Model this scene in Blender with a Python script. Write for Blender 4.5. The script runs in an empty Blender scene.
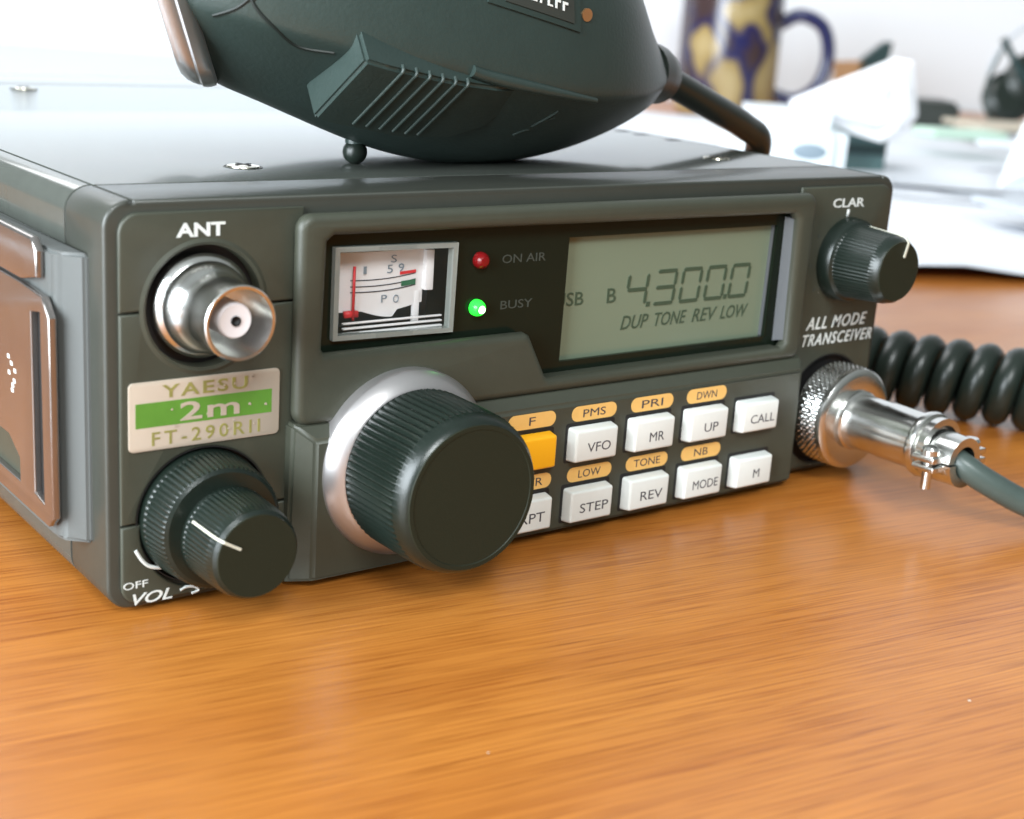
import bpy, bmesh, math, random
from mathutils import Vector, Matrix
S = 0.001
PI = math.pi
random.seed(5)
scene = bpy.context.scene
C = scene.collection

# ------------------------------------------------------------------ materials
def mat(name, col, rough=.5, metal=0., spec=.5, coat=0., coat_rough=.1, emit=None, estr=0., trans=0., ior=1.45,
        noise=0., nscale=900., bump=0., bscale=2500., rvar=0., bdist=.00006):
    m = bpy.data.materials.new(name); m.use_nodes = True
    nt = m.node_tree; b = nt.nodes['Principled BSDF']
    b.inputs['Base Color'].default_value = (*col, 1)
    b.inputs['Roughness'].default_value = rough
    b.inputs['Metallic'].default_value = metal
    b.inputs['Specular IOR Level'].default_value = spec
    b.inputs['Coat Weight'].default_value = coat
    b.inputs['Coat Roughness'].default_value = coat_rough
    b.inputs['Transmission Weight'].default_value = trans
    b.inputs['IOR'].default_value = ior
    if emit:
        b.inputs['Emission Color'].default_value = (*emit, 1); b.inputs['Emission Strength'].default_value = estr
    tc = nt.nodes.new('ShaderNodeTexCoord')
    if noise or rvar:
        n = nt.nodes.new('ShaderNodeTexNoise'); n.inputs['Scale'].default_value = nscale; n.inputs['Detail'].default_value = 4
        nt.links.new(tc.outputs['Object'], n.inputs['Vector'])
        if noise:
            r = nt.nodes.new('ShaderNodeMapRange'); r.inputs[3].default_value = 1-noise; r.inputs[4].default_value = 1+noise
            nt.links.new(n.outputs['Fac'], r.inputs[0])
            v = nt.nodes.new('ShaderNodeVectorMath'); v.operation = 'SCALE'; v.inputs[0].default_value = col
            nt.links.new(r.outputs[0], v.inputs['Scale']); nt.links.new(v.outputs[0], b.inputs['Base Color'])
        if rvar:
            r = nt.nodes.new('ShaderNodeMapRange'); r.inputs[1].default_value = .3; r.inputs[2].default_value = .7
            r.inputs[3].default_value = max(0, rough-rvar); r.inputs[4].default_value = rough+rvar
            nt.links.new(n.outputs['Fac'], r.inputs[0]); nt.links.new(r.outputs[0], b.inputs['Roughness'])
    if bump:
        n2 = nt.nodes.new('ShaderNodeTexNoise'); n2.inputs['Scale'].default_value = bscale; n2.inputs['Detail'].default_value = 2
        nt.links.new(tc.outputs['Object'], n2.inputs['Vector'])
        bp = nt.nodes.new('ShaderNodeBump'); bp.inputs['Strength'].default_value = bump; bp.inputs['Distance'].default_value = bdist
        nt.links.new(n2.outputs['Fac'], bp.inputs['Height']); nt.links.new(bp.outputs['Normal'], b.inputs['Normal'])
    return m

M = {}
M['panel'] = mat('panel_paint', (.040, .044, .031), .48, spec=.6, noise=.10, nscale=600, bump=.35, bscale=3500)
M['cover'] = mat('cover_paint', (.060, .066, .058), .20, spec=.55, coat=.42, coat_rough=.10, noise=.10, nscale=300, bump=.12, bscale=2500)
M['bezel'] = mat('bezel_paint', (.032, .035, .028), .44, spec=.6, coat=.2, coat_rough=.15, noise=.10, nscale=400, bump=.2, bscale=3000)
M['plate'] = mat('side_plate_metal', (.34, .315, .30), .2, metal=.9, noise=.05, nscale=200, rvar=.04)
M['bracket'] = mat('bracket_paint', (.075, .082, .08), .42, spec=.5, bump=.2, bscale=2500)
M['black'] = mat('black_window', (.007, .011, .007), .12, spec=.22)
M['dark'] = mat('dark_recess', (.008, .008, .008), .6)
M['trim'] = mat('lit_wall_grey', (.08, .085, .09), .42, spec=.6)  # lighter than the panel: light on the inner walls put into colour
M['knob'] = mat('knob_plastic', (.007, .012, .009), .30, spec=.55, noise=.2, nscale=900, bump=.3, bscale=2500)
M['knobface'] = mat('knob_face', (.014, .017, .010), .5, spec=.25, bump=.5, bscale=4000)
M['silver'] = mat('silver_aluminium', (.52, .50, .50), .34, metal=.85, noise=.03, nscale=300)
M['chrome'] = mat('nickel', (.70, .70, .68), .22, metal=1., noise=.05, nscale=300, rvar=.05)
M['chromedark'] = mat('worn_nickel', (.60, .56, .46), .22, metal=1., noise=.2, nscale=500, rvar=.08)
M['white'] = mat('white_print', (.60, .63, .61), .5)
M['dimprint'] = mat('dim_print', (.040, .048, .040), .5)
M['ink'] = mat('dark_ink', (.05, .05, .06), .5)
M['key'] = mat('white_key_plastic', (.66, .68, .65), .35, spec=.5, coat=.2, noise=.03)
M['yellow'] = mat('yellow_key_plastic', (.88, .42, .012), .33, spec=.5, coat=.2)
M['pill'] = mat('amber_print', (.72, .43, .13), .5, noise=.06)
M['teflon'] = mat('white_insulator', (.66, .63, .64), .35)
M['lcd'] = mat('lcd_glass', (.145, .180, .125), .2, spec=.5, noise=.05, nscale=60)
M['seg'] = mat('lcd_segment', (.040, .065, .040), .4)
M['scale'] = mat('meter_scale_white', (.86, .85, .85), .5)
M['red'] = mat('red_needle', (.75, .03, .04), .4)
M['greenink'] = mat('green_scale_ink', (.03, .16, .08), .5)
M['redled'] = mat('red_lens', (.16, .005, .006), .22, spec=.4)
M['greenled'] = mat('lit_green_lens', (.02, .7, .05), .2, emit=(.03, 1, .04), estr=1.3)
M['greencore'] = mat('lit_green_core', (.5, 1, .5), .2, emit=(.45, 1, .45), estr=4.)
M['glass'] = mat('clear_plastic', (.06, .07, .06), .05)
M['glass'].node_tree.nodes['Principled BSDF'].inputs['Alpha'].default_value = .10
M['label'] = mat('foil_label', (.43, .37, .30), .35, metal=.15, noise=.05, nscale=300)
M['labelgold'] = mat('label_gold_ink', (.26, .25, .08), .35, metal=.2, noise=.3, nscale=1500)
M['mic'] = mat('mic_plastic', (.022, .037, .033), .40, spec=.6, noise=.12, nscale=250, bump=.7, bscale=1500)
M['micdark'] = mat('mic_seam', (.006, .010, .008), .5)
M['rubber'] = mat('black_rubber', (.012, .018, .014), .34, spec=.5, noise=.15, nscale=400, bump=.15, bscale=1500)
M['pvc'] = mat('grey_cable_pvc', (.045, .062, .055), .36, spec=.5, noise=.1)
M['lettergreen'] = mat('label_green', (.085, .22, .030), .4, noise=.12, nscale=500)
M['wall'] = mat('white_wall_paint', (.82, .86, .90), .9, noise=.02, nscale=6)
M['paper'] = mat('paper', (.70, .72, .76), .8, noise=.06, nscale=22)
M['brightpaper'] = mat('bright_paper', (.88, .88, .90), .8)
M['papergrey'] = mat('grey_printed_paper', (.50, .53, .57), .8, noise=.10, nscale=60)
M['brass'] = mat('brass_insert', (.75, .42, .2), .3, metal=.9)
M['darkblock'] = mat('dark_metal', (.03, .035, .03), .5)
M['teal'] = mat('teal_plastic', (.09, .16, .16), .4)
M['tealdark'] = mat('dark_teal_plastic', (.02, .045, .045), .4)
M['whiteplastic'] = mat('white_plastic', (.82, .88, .92), .3)
M['greyblue'] = mat('grey_blue_plastic', (.22, .28, .33), .4)
M['clearfilm'] = mat('frosted_film', (.80, .84, .88), .5)
M['meterframe'] = mat('clear_meter_frame', (.50, .54, .50), .12, spec=.7, trans=.55)
M['greymat'] = mat('pale_mat', (.50, .54, .54), .6)
M['palegreen'] = mat('pale_green_card', (.55, .72, .60), .6)
M['tanpale'] = mat('pale_tan_paper', (.55, .48, .38), .7)
M['trimmetal'] = mat('brushed_trim', (.55, .56, .57), .42, metal=1., noise=.05)
M['pill2'] = mat('worn_cream_paint', (.50, .49, .40), .5)
M['tan'] = mat('tan_cardboard', (.45, .25, .12), .7)
M['navy'] = mat('navy_glaze', (.012, .014, .07), .15, spec=.5, coat=.5)
M['ventcream'] = mat('pale_edge', (.75, .46, .20), .5)

def dust(nt, col, vec, scale, size, keep):
    # small pale specks of dust lying on the surface
    N = nt.nodes; L = nt.links
    v = N.new('ShaderNodeTexVoronoi'); v.inputs['Scale'].default_value = scale; L.new(vec, v.inputs['Vector'])
    lt_ = N.new('ShaderNodeMath'); lt_.operation = 'LESS_THAN'; lt_.inputs[1].default_value = size; L.new(v.outputs['Distance'], lt_.inputs[0])
    sp_ = N.new('ShaderNodeSeparateColor'); L.new(v.outputs['Color'], sp_.inputs[0])
    gt = N.new('ShaderNodeMath'); gt.operation = 'GREATER_THAN'; gt.inputs[1].default_value = keep; L.new(sp_.outputs[0], gt.inputs[0])
    mu = N.new('ShaderNodeMath'); mu.operation = 'MULTIPLY'; L.new(lt_.outputs[0], mu.inputs[0]); L.new(gt.outputs[0], mu.inputs[1])
    x = N.new('ShaderNodeMix'); x.data_type = 'RGBA'; L.new(mu.outputs[0], x.inputs[0]); L.new(col, x.inputs[6]); x.inputs[7].default_value = (.6, .6, .55, 1)
    return x.outputs[2]
def add_dust(m, scale, size, keep):
    nt = m.node_tree; b = nt.nodes['Principled BSDF']; src = b.inputs['Base Color'].links[0].from_socket
    tc = nt.nodes.new('ShaderNodeTexCoord')
    nt.links.new(dust(nt, src, tc.outputs['Object'], scale, size, keep), b.inputs['Base Color'])
for k_ in ('panel',): add_dust(M[k_], 260, .045, .80)
def wood():
    m = bpy.data.materials.new('desk_wood'); m.use_nodes = True
    nt = m.node_tree; N = nt.nodes; L = nt.links; b = N['Principled BSDF']
    tc = N.new('ShaderNodeTexCoord')
    rot = N.new('ShaderNodeMapping'); rot.inputs['Rotation'].default_value = (0, 0, math.radians(8))
    L.new(tc.outputs['Object'], rot.inputs['Vector'])
    def layer(sx, sy, detail=3, dist=0., rough=.55):
        mp = N.new('ShaderNodeMapping'); mp.inputs['Scale'].default_value = (sx, sy, 1)
        L.new(rot.outputs[0], mp.inputs['Vector'])
        n = N.new('ShaderNodeTexNoise'); n.inputs['Scale'].default_value = 1; n.inputs['Detail'].default_value = detail
        n.inputs['Distortion'].default_value = dist; n.inputs['Roughness'].default_value = rough
        L.new(mp.outputs[0], n.inputs['Vector']); return n.outputs['Fac']
    def ramp(src, stops):
        r = N.new('ShaderNodeValToRGB'); e = r.color_ramp.elements
        e[0].position, e[0].color = stops[0][0], (*stops[0][1], 1)
        e[1].position, e[1].color = stops[-1][0], (*stops[-1][1], 1)
        for p, c in stops[1:-1]:
            x = e.new(p); x.color = (*c, 1)
        L.new(src, r.inputs[0]); return r.outputs[0]
    def mul(a, c, fac=1.):
        x = N.new('ShaderNodeMix'); x.data_type = 'RGBA'; x.blend_type = 'MULTIPLY'; x.inputs[0].default_value = fac
        L.new(a, x.inputs[6]); L.new(c, x.inputs[7]); return x.outputs[2]
    broad = layer(6, 45, 4, .3)
    base = ramp(broad, [(.28, (.365, .122, .019)), (.52, (.415, .150, .025)), (.74, (.46, .178, .032))])
    mid = ramp(layer(12, 1600, 3, .05, .6), [(.34, (.86, .79, .72)), (.50, (.97, .96, .95)), (.66, (1.08, 1.09, 1.10))])
    fine = ramp(layer(60, 2400, 2), [(.33, (.74, .68, .60)), (.52, (1, 1, 1)), (.7, (1.05, 1.06, 1.07))])
    pore = ramp(layer(48, 1700, 2), [(.31, (.66, .52, .42)), (.42, (1, 1, 1)), (1, (1, 1, 1))])
    col = mul(mul(mul(base, mid), fine), pore, .8)
    col = dust(nt, col, rot.outputs[0], 95, .022, .55)
    L.new(col, b.inputs['Base Color'])
    b.inputs['Roughness'].default_value = .34
    b.inputs['Specular IOR Level'].default_value = .55
    rr = N.new('ShaderNodeMapRange'); rr.inputs[3].default_value = .25; rr.inputs[4].default_value = .40
    L.new(layer(18, 26, 4), rr.inputs[0]); L.new(rr.outputs[0], b.inputs['Roughness'])
    bp = N.new('ShaderNodeBump'); bp.inputs['Strength'].default_value = .25; bp.inputs['Distance'].default_value = .00005
    L.new(layer(42, 1700, 2), bp.inputs['Height']); L.new(bp.outputs['Normal'], b.inputs['Normal'])
    return m
M['wood'] = wood()

def mugmat():
    # navy glaze with cream and gold patches (painted decoration)
    m = bpy.data.materials.new('mug_glaze'); m.use_nodes = True
    nt = m.node_tree; N = nt.nodes; L = nt.links; b = N['Principled BSDF']
    tc = N.new('ShaderNodeTexCoord')
    mp = N.new('ShaderNodeMapping'); mp.inputs['Location'].default_value = (.013, .02, .0); mp.inputs['Scale'].default_value = (30, 30, 24)
    L.new(tc.outputs['Object'], mp.inputs['Vector'])
    n = N.new('ShaderNodeTexNoise'); n.inputs['Scale'].default_value = 1.; n.inputs['Detail'].default_value = 1.5
    L.new(mp.outputs[0], n.inputs['Vector'])
    r = N.new('ShaderNodeValToRGB'); r.color_ramp.interpolation = 'LINEAR'
    e = r.color_ramp.elements
    e[0].position, e[0].color = .49, (.012, .014, .075, 1)
    e[1].position, e[1].color = .54, (.27, .19, .07, 1)
    x = e.new(.64); x.color = (.38, .29, .14, 1)
    x = e.new(.40); x.color = (.05, .03, .03, 1)
    sz = N.new('ShaderNodeSeparateXYZ'); L.new(tc.outputs['Object'], sz.inputs[0])
    ma = N.new('ShaderNodeMath'); ma.operation = 'MULTIPLY_ADD'; ma.inputs[1].default_value = -2.6; ma.inputs[2].default_value = .135
    L.new(sz.outputs['Z'], ma.inputs[0]); ad = N.new('ShaderNodeMath'); L.new(ma.outputs[0], ad.inputs[0]); L.new(n.outputs['Fac'], ad.inputs[1])
    L.new(ad.outputs[0], r.inputs[0]); L.new(r.outputs[0], b.inputs['Base Color'])
    b.inputs['Roughness'].default_value = .2
    return m
M['mug'] = mugmat()

# ------------------------------------------------------------------ helpers
def props(o, label=None, cat=None, group=None, kind=None):
    if label: o['label'] = label
    if cat: o['category'] = cat
    if group: o['group'] = group
    if kind: o['kind'] = kind
    return o
def empty(name, loc, label, cat, group=None):
    o = bpy.data.objects.new(name, None); C.objects.link(o)
    o.location = [c*S for c in loc]; o.empty_display_size = .01
    return props(o, label, cat, group)
def worldloc(p):
    v = Vector((0, 0, 0))
    while p is not None:
        v += Vector(p.location); p = p.parent
    return v
def link(me, name, m, parent=None, smooth=False):
    """mesh given in world millimetres -> object (parented, metres)"""
    o = bpy.data.objects.new(name, me); C.objects.link(o)
    off = worldloc(parent) if parent else Vector((0, 0, 0))
    me.transform(Matrix.Translation(-off) @ Matrix.Diagonal((S, S, S, 1)))
    if parent: o.parent = parent
    if m is not None:
        me.materials.clear(); me.materials.append(m)
    for p in me.polygons: p.use_smooth = smooth
    me.update()
    return o
def from_bm(bm, name, m, parent=None, smooth=False, angle=None):
    bmesh.ops.recalc_face_normals(bm, faces=bm.faces)
    if angle is not None:
        smooth = True
        for e in bm.edges:
            if len(e.link_faces) == 2 and e.calc_face_angle(0) > math.radians(angle): e.smooth = False
    me = bpy.data.meshes.new(name); bm.to_mesh(me); bm.free()
    return link(me, name, m, parent, smooth)
def rounded(x0, x1, z0, z1, r, n=6):
    pts = []
    for cx, cz, a in ((x1-r, z1-r, 0), (x0+r, z1-r, 90), (x0+r, z0+r, 180), (x1-r, z0+r, 270)):
        for i in range(n+1):
            t = math.radians(a + 90*i/n); pts.append((cx+r*math.cos(t), cz+r*math.sin(t)))
    return pts
def circ(cx, cz, r, n=64):
    return [(cx+r*math.cos(2*PI*i/n), cz+r*math.sin(2*PI*i/n)) for i in range(n)]
# planar frames: local (x,y,z) -> world.  FRONT: x->X, y->Z, z->-Y
FRONT = Matrix(((1, 0, 0, 0), (0, 0, -1, 0), (0, 1, 0, 0), (0, 0, 0, 1)))
TOP = Matrix.Identity(4)
SIDE = Matrix(((0, 0, -1, 0), (-1, 0, 0, 0), (0, 1, 0, 0), (0, 0, 0, 1)))   # local x -> -Y, y -> Z, z -> -X
def plate(name, loops, lo, hi, m, parent=None, bevel=0., bres=2, frame=FRONT, angle=35):
    """filled outline with holes, from local z=lo to z=hi"""
    cu = bpy.data.curves.new('tmp', 'CURVE'); cu.dimensions = '2D'; cu.fill_mode = 'BOTH'
    cu.extrude = (hi-lo)/2 - bevel; cu.bevel_depth = bevel; cu.bevel_resolution = bres; cu.offset = -bevel
    for lp in loops:
        sp = cu.splines.new('POLY'); sp.points.add(len(lp)-1); sp.use_cyclic_u = True
        for i, (x, y) in enumerate(lp): sp.points[i].co = (x, y, 0, 1)
    ob = bpy.data.objects.new('tmp', cu); C.objects.link(ob)
    dg = bpy.context.evaluated_depsgraph_get(); dg.update()
    me = bpy.data.meshes.new_from_object(ob.evaluated_get(dg))
    bpy.data.objects.remove(ob)
    me.transform(frame @ Matrix.Translation((0, 0, (lo+hi)/2)))
    bm = bmesh.new(); bm.from_mesh(me); bpy.data.meshes.remove(me)
    bmesh.ops.remove_doubles(bm, verts=bm.verts, dist=.0005)
    return from_bm(bm, name, m, parent, angle=angle)
def text(name, s, x0, x1, z0, z1, lo, m, parent=None, bold=.0, shear=0., frame=FRONT, th=.06, spacing=1., serif=False):
    cu = bpy.data.curves.new('tmp', 'FONT'); cu.body = s; cu.size = 10; cu.extrude = .5; cu.offset = bold*5; cu.shear = shear
    cu.space_character = spacing; cu.resolution_u = 3
    ob = bpy.data.objects.new('tmp', cu); C.objects.link(ob)
    dg = bpy.context.evaluated_depsgraph_get(); dg.update()
    me = bpy.data.meshes.new_from_object(ob.evaluated_get(dg))
    bpy.data.objects.remove(ob)
    xs = [v.co.x for v in me.vertices]; ys = [v.co.y for v in me.vertices]
    a, b, c, d = min(xs), max(xs), min(ys), max(ys)
    for v in me.vertices:
        v.co = ((v.co.x-a)/(b-a)*(x1-x0)+x0, (v.co.y-c)/(d-c)*(z1-z0)+z0, lo + (v.co.z+.5)*th)
    me.transform(frame)
    return link(me, name, m, parent)
def lathe(name, prof, cx, cz, m, parent=None, n=96, axis=FRONT, knurl=None, angle=30, origin=None):
    """prof: list of (r, h) with h out of the panel (towards -Y). knurl: dict segment index -> (count, depth, twist)"""
    bm = bmesh.new(); rings = []
    for k, (r, h) in enumerate(prof):
        ring = []
        if r < 1e-6:
            ring = [bm.verts.new((cx, cz, h))]
        else:
            for i in range(n):
                a = 2*PI*i/n; rr = r
                if knurl and k in knurl:
                    cnt, dep, tw = knurl[k]; rr += dep*math.cos(a*cnt + tw)
                ring.append(bm.verts.new((cx+rr*math.cos(a), cz+rr*math.sin(a), h)))
        rings.append(ring)
    for A, B in zip(rings, rings[1:]):
        for i in range(n):
            j = (i+1) % n
            if len(A) == 1 and len(B) == 1: continue
            if len(A) == 1: bm.faces.new((A[0], B[i], B[j]))
            elif len(B) == 1: bm.faces.new((A[i], A[j], B[0]))
            else: bm.faces.new((A[i], A[j], B[j], B[i]))
    bm.transform(axis if origin is None else origin)
    return from_bm(bm, name, m, parent, angle=angle)
def box(name, a, b, m, parent=None, bevel=.0, seg=2, rot=None, taper=None):
    bm = bmesh.new(); bmesh.ops.create_cube(bm, size=1)
    for v in bm.verts:
        v.co = Vector([(a[i]+b[i])/2 + v.co[i]*(b[i]-a[i]) for i in range(3)])
    if taper: taper(bm)
    if bevel: bmesh.ops.bevel(bm, geom=bm.edges[:], offset=bevel, segments=seg, affect='EDGES', profile=.5)
    if rot is not None:
        c = Vector([(a[i]+b[i])/2 for i in range(3)])
        bm.transform(Matrix.Translation(c) @ rot @ Matrix.Translation(-c))
    return from_bm(bm, name, m, parent, angle=35)
def catmull(P, n):
    P = [Vector(p) for p in P]; out = []
    Q = [P[0]*2-P[1]] + P + [P[-1]*2-P[-2]]
    for i in range(1, len(Q)-2):
        for k in range(n):
            t = k/n; a, b, c, d = Q[i-1], Q[i], Q[i+1], Q[i+2]
            out.append(.5*((2*b)+(c-a)*t+(2*a-5*b+4*c-d)*t*t+(3*b-a-3*c+d)*t**3))
    out.append(P[-1]); return out
def tube(name, pts, rad, m, parent=None, seg=16, smoothn=8, cap=True):
    path = catmull(pts, smoothn) if smoothn else [Vector(p) for p in pts]
    n = len(path)
    if not hasattr(rad, '__len__'): rads = [rad]*n
    else:
        rads = []
        for i in range(n):
            t = i/(n-1)*(len(rad)-1); k = min(int(t), len(rad)-2); rads.append(rad[k]+(rad[k+1]-rad[k])*(t-k))
    bm = bmesh.new(); rings = []
    up = Vector((0, 0, 1)); prevn = None
    for i in range(n):
        t = (path[min(i+1, n-1)]-path[max(i-1, 0)]).normalized()
        if prevn is None:
            prevn = t.cross(up) if abs(t.dot(up)) < .95 else t.cross(Vector((1, 0, 0)))
        nn = (prevn - t*prevn.dot(t)).normalized(); prevn = nn; bb = t.cross(nn)
        rings.append([bm.verts.new(path[i] + (nn*math.cos(2*PI*k/seg)+bb*math.sin(2*PI*k/seg))*rads[i]) for k in range(seg)])
    for A, B in zip(rings, rings[1:]):
        for i in range(seg):
            j = (i+1) % seg; bm.faces.new((A[i], A[j], B[j], B[i]))
    if cap:
        bm.faces.new(rings[0]); bm.faces.new(rings[-1])
    return from_bm(bm, name, m, parent, angle=50)
def prism_mesh(bm, pts, origin, U, V, W, h0, h1):
    """polygon pts in (u,v) extruded along W from h0 to h1"""
    A = [bm.verts.new(origin + U*a + V*b + W*h0) for a, b in pts]
    B = [bm.verts.new(origin + U*a + V*b + W*h1) for a, b in pts]
    bm.faces.new(A); bm.faces.new(B[::-1])
    for i in range(len(pts)):
        j = (i+1) % len(pts); bm.faces.new((A[i], A[j], B[j], B[i]))

# ------------------------------------------------------------------ setting
H = 55.4
bm = bmesh.new(); bmesh.ops.create_cube(bm, size=1)
fh = Vector((.6135, .7897, 0)); rh = Vector((.7897, -.6135, 0)); cam = Vector((-66.6, -169.0, 83.5))
for v in bm.verts:
    v.co = Vector((cam.x, cam.y, 0)) + fh*(450 + v.co.x*1900) + rh*(v.co.y*2600) + Vector((0, 0, -15 + v.co.z*30))
desk = from_bm(bm, 'desk', M['wood']); props(desk, kind='structure')
bm = bmesh.new(); bmesh.ops.create_cube(bm, size=1)
for v in bm.verts:
    v.co = Vector((cam.x, cam.y, 0)) + fh*(1420 + v.co.x*30) + rh*(v.co.y*3600) + Vector((0, 0, 500 + v.co.z*1900))
wall = from_bm(bm, 'wall', M['wall']); props(wall, kind='structure')
# pale inlay line between the desk boards
a = Vector((300, 188, 0)); b = Vector((520, 20, 0)); d = (b-a).normalized(); nrm = Vector((-d.y, d.x, 0))
bm = bmesh.new()
for q in ((-900, -2.2), (330, -2.2), (330, 2.2), (-900, 2.2)): pass
vs = [bm.verts.new(a + d*u + nrm*w + Vector((0, 0, .08))) for u, w in ((-40, -1.6), (500, -1.6), (500, 1.6), (-40, 1.6))]
bm.faces.new(vs)
strip = from_bm(bm, 'edge_strip', M['ventcream']); props(strip, kind='structure')

# ------------------------------------------------------------------ radio
radio = empty('radio_transceiver', (75, 90, 0), 'dark grey two-way radio with digital display and white keys on the wooden desk', 'radio')
R = radio
def outline(x0, x1, z0, z1, r, groove=True):
    pts = rounded(x0, x1, z0, z1, r, 8)
    if groove:
        # top right corner ends at (x1-r,z1); top left corner starts at (x0+r,z1)
        i = 9
        g = [(x1-r-.15, z1-.35), (x1-r-.5, z1-.35), (x1-r-.6, z1), (x0+r+.6, z1), (x0+r+.5, z1-.35), (x0+r+.15, z1-.35)]
        pts = pts[:i] + g + pts[i:]
    return pts
def side_y(y0, y1): return -y1, -y0     # FRONT local z = -Y
def fplate(name, loops, y_back, y_front, m, parent=R, bevel=0., bres=2, angle=35):
    return plate(name, loops, -y_back, -y_front, m, parent, bevel, bres, FRONT, angle)
cover = fplate('body_cover', [outline(0, 150, .8, H, 3.4)], 162, 13.95, M['cover'], bevel=.12, bres=1)
bezel = fplate('front_bezel', [outline(0, 150, .8, H, 3.4), [(28.6, 24.8), (124.2, 24.8), (124.2, 51.5), (28.6, 51.5)], circ(13.3, 41.4, 8.15), circ(13.4, 12.7, 9.65), circ(137.6, 12.6, 10.3)], 13.7, .7, M['bezel'], bevel=.5)
fplate('heat_sink', [rounded(0, 150, .8, H, 3.2)], 194, 162.15, M['cover'], bevel=.8)
# left front panel in three tiers with thin seams
def tier(z0, z1, tl, tr, bl, br, holes):
    return None
PX0, PX1, PZ0, PZ1 = 1.7, 148.6, 1.6, 53.9
full = rounded(PX0, PX1, PZ0, PZ1, 2.6, 6)
def clip(poly, z, keep_above):
    out = []
    for i in range(len(poly)):
        a, b = poly[i], poly[(i+1) % len(poly)]
        ia = (a[1] > z) == keep_above; ib = (b[1] > z) == keep_above
        if ia: out.append(a)
        if ia != ib:
            t = (z-a[1])/(b[1]-a[1]); out.append((a[0]+t*(b[0]-a[0]), z))
    return out
def clipx(poly, x, keep_left):
    sw = [(b, a) for a, b in poly]; r = clip(sw, x, not keep_left); return [(b, a) for a, b in r]
BN = (13.3, 41.4); VO = (13.9, 11.9); SQ = (13.4, 12.7); CL = (138.0, 40.7); MI = (137.6, 12.6); DI = (43.0, 17.0)
left = clipx(full, 27.5, True)
def arc(c, r, a0, a1, n=24): return [(c[0]+r*math.cos(math.radians(a0+(a1-a0)*i/n)), c[1]+r*math.sin(math.radians(a0+(a1-a0)*i/n))) for i in range(n+1)]
def seam_plate(zlo, zhi, name):
    p = left
    if zlo is not None: p = clip(p, zlo, True)
    if zhi is not None: p = clip(p, zhi, False)
    return p
up = seam_plate(41.35, None, 'u')      # the socket hole is cut by the seam: half circles
rb = 8.3
def with_notch(poly, c, r, z, above):
    """replace the straight edge on z by one that runs round the half circle"""
    out = []
    dz = z-c[1]; hx = math.sqrt(r*r-dz*dz)
    n = len(poly)
    for i in range(n):
        a, b = poly[i], poly[(i+1) % n]; out.append(a)
        if abs(a[1]-z) < 1e-6 and abs(b[1]-z) < 1e-6 and abs(a[0]-b[0]) > 2*r:
            if a[0] < b[0]:
                t0 = math.degrees(math.atan2(dz, -hx)); t1 = math.degrees(math.atan2(dz, hx))
            else:
                t0 = math.degrees(math.atan2(dz, hx)); t1 = math.degrees(math.atan2(dz, -hx))
            if above:   # go over the top
                t0 %= 360; t1 %= 360
                if t0 > 270: t0 -= 360
                if t1 > 270: t1 -= 360
            else:
                t0 %= 360; t1 %= 360
                if t0 < 90: t0 += 360
                if t1 < 90: t1 += 360
            out += arc(c, r, t0, t1, 32)
    return out
fplate('front_panel', [with_notch(up, BN, rb, 41.35, True)], .72, 0, M['panel'], bevel=.35)
midp = with_notch(seam_plate(12.95, 41.1, 'm'), BN, rb, 41.1, False)
ro = 9.6
midp = with_notch(midp, SQ, ro, 12.95, True)
fplate('front_panel', [midp], .72, .0, M['panel'], bevel=.35)
lowp = with_notch(seam_plate(None, 12.7, 'l'), VO, ro, 12.7, False)
fplate('front_panel', [lowp], .72, .0, M['panel'], bevel=.35)
fplate('front_panel', [clipx(full, 124.6, False), circ(*MI, 10.4)], .72, .02, M['panel'], bevel=.35)
# dished rims round the antenna socket hole and the volume hole
lathe('socket_recess', [(9.0, .0), (8.5, .2), (8.1, -.1), (8.0, -1.6), (7.9, -1.8)], *BN, M['panel'], R)
lathe('socket_recess', [(8.05, -1.2), (8.0, -2.2), (0, -2.2)], *BN, M['dark'], R)
lathe('knob_recess', [(9.65, -.1), (9.5, -.1), (9.45, -1.4), (0, -1.4)], *SQ, M['dark'], R)
lathe('jack_recess', [(10.5, -.1), (10.2, -.1), (10.15, -1.4), (0, -1.4)], *MI, M['dark'], R)
# raised display panel with its notched window opening
notch = [(31.0, 50.2), (30.0, 49.4), (29.6, 34.6), (30.1, 33.9), (64.4, 33.9), (65.4, 33.4), (68.9, 26.9), (69.6, 26.3), (121.5, 26.3), (122.4, 27.2), (121.9, 48.7), (120.9, 49.8)]
fplate('display_panel', [rounded(25.6, 126.3, 23.9, 53.2, 2.2), notch], -.02, -2.5, M['panel'], bevel=1.15, bres=3)
# keypad panel stands further out, with a sloping top and left edge
def keypad():
    bm = bmesh.new()
    outer = [(25.4, .9), (127.8, .9), (127.2, 24.3), (25.4, 24.3)]
    inner = [(28.0, 1.5), (126.0, 1.5), (125.6, 22.2), (28.0, 22.2)]
    A = [bm.verts.new((x, -.01, z)) for x, z in outer]
    A2 = [bm.verts.new((x, -2.0 if i > 1 else -1.2, z)) for i, (x, z) in enumerate(outer)]
    B = [bm.verts.new((x, -4.0, z)) for x, z in inner]
    for P_, Q_ in ((A, A2), (A2, B)):
        for i in range(4):
            j = (i+1) % 4; bm.faces.new((P_[i], P_[j], Q_[j], Q_[i]))
    bm.faces.new(A); bm.faces.new(B)
    bmesh.ops.bevel(bm, geom=[e for e in bm.edges if min(v.co.y for v in e.verts) < -1.5], offset=.45, segments=3, affect='EDGES')
    return from_bm(bm, 'keypad_panel', M['panel'], R, angle=40)
keypad()
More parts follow.
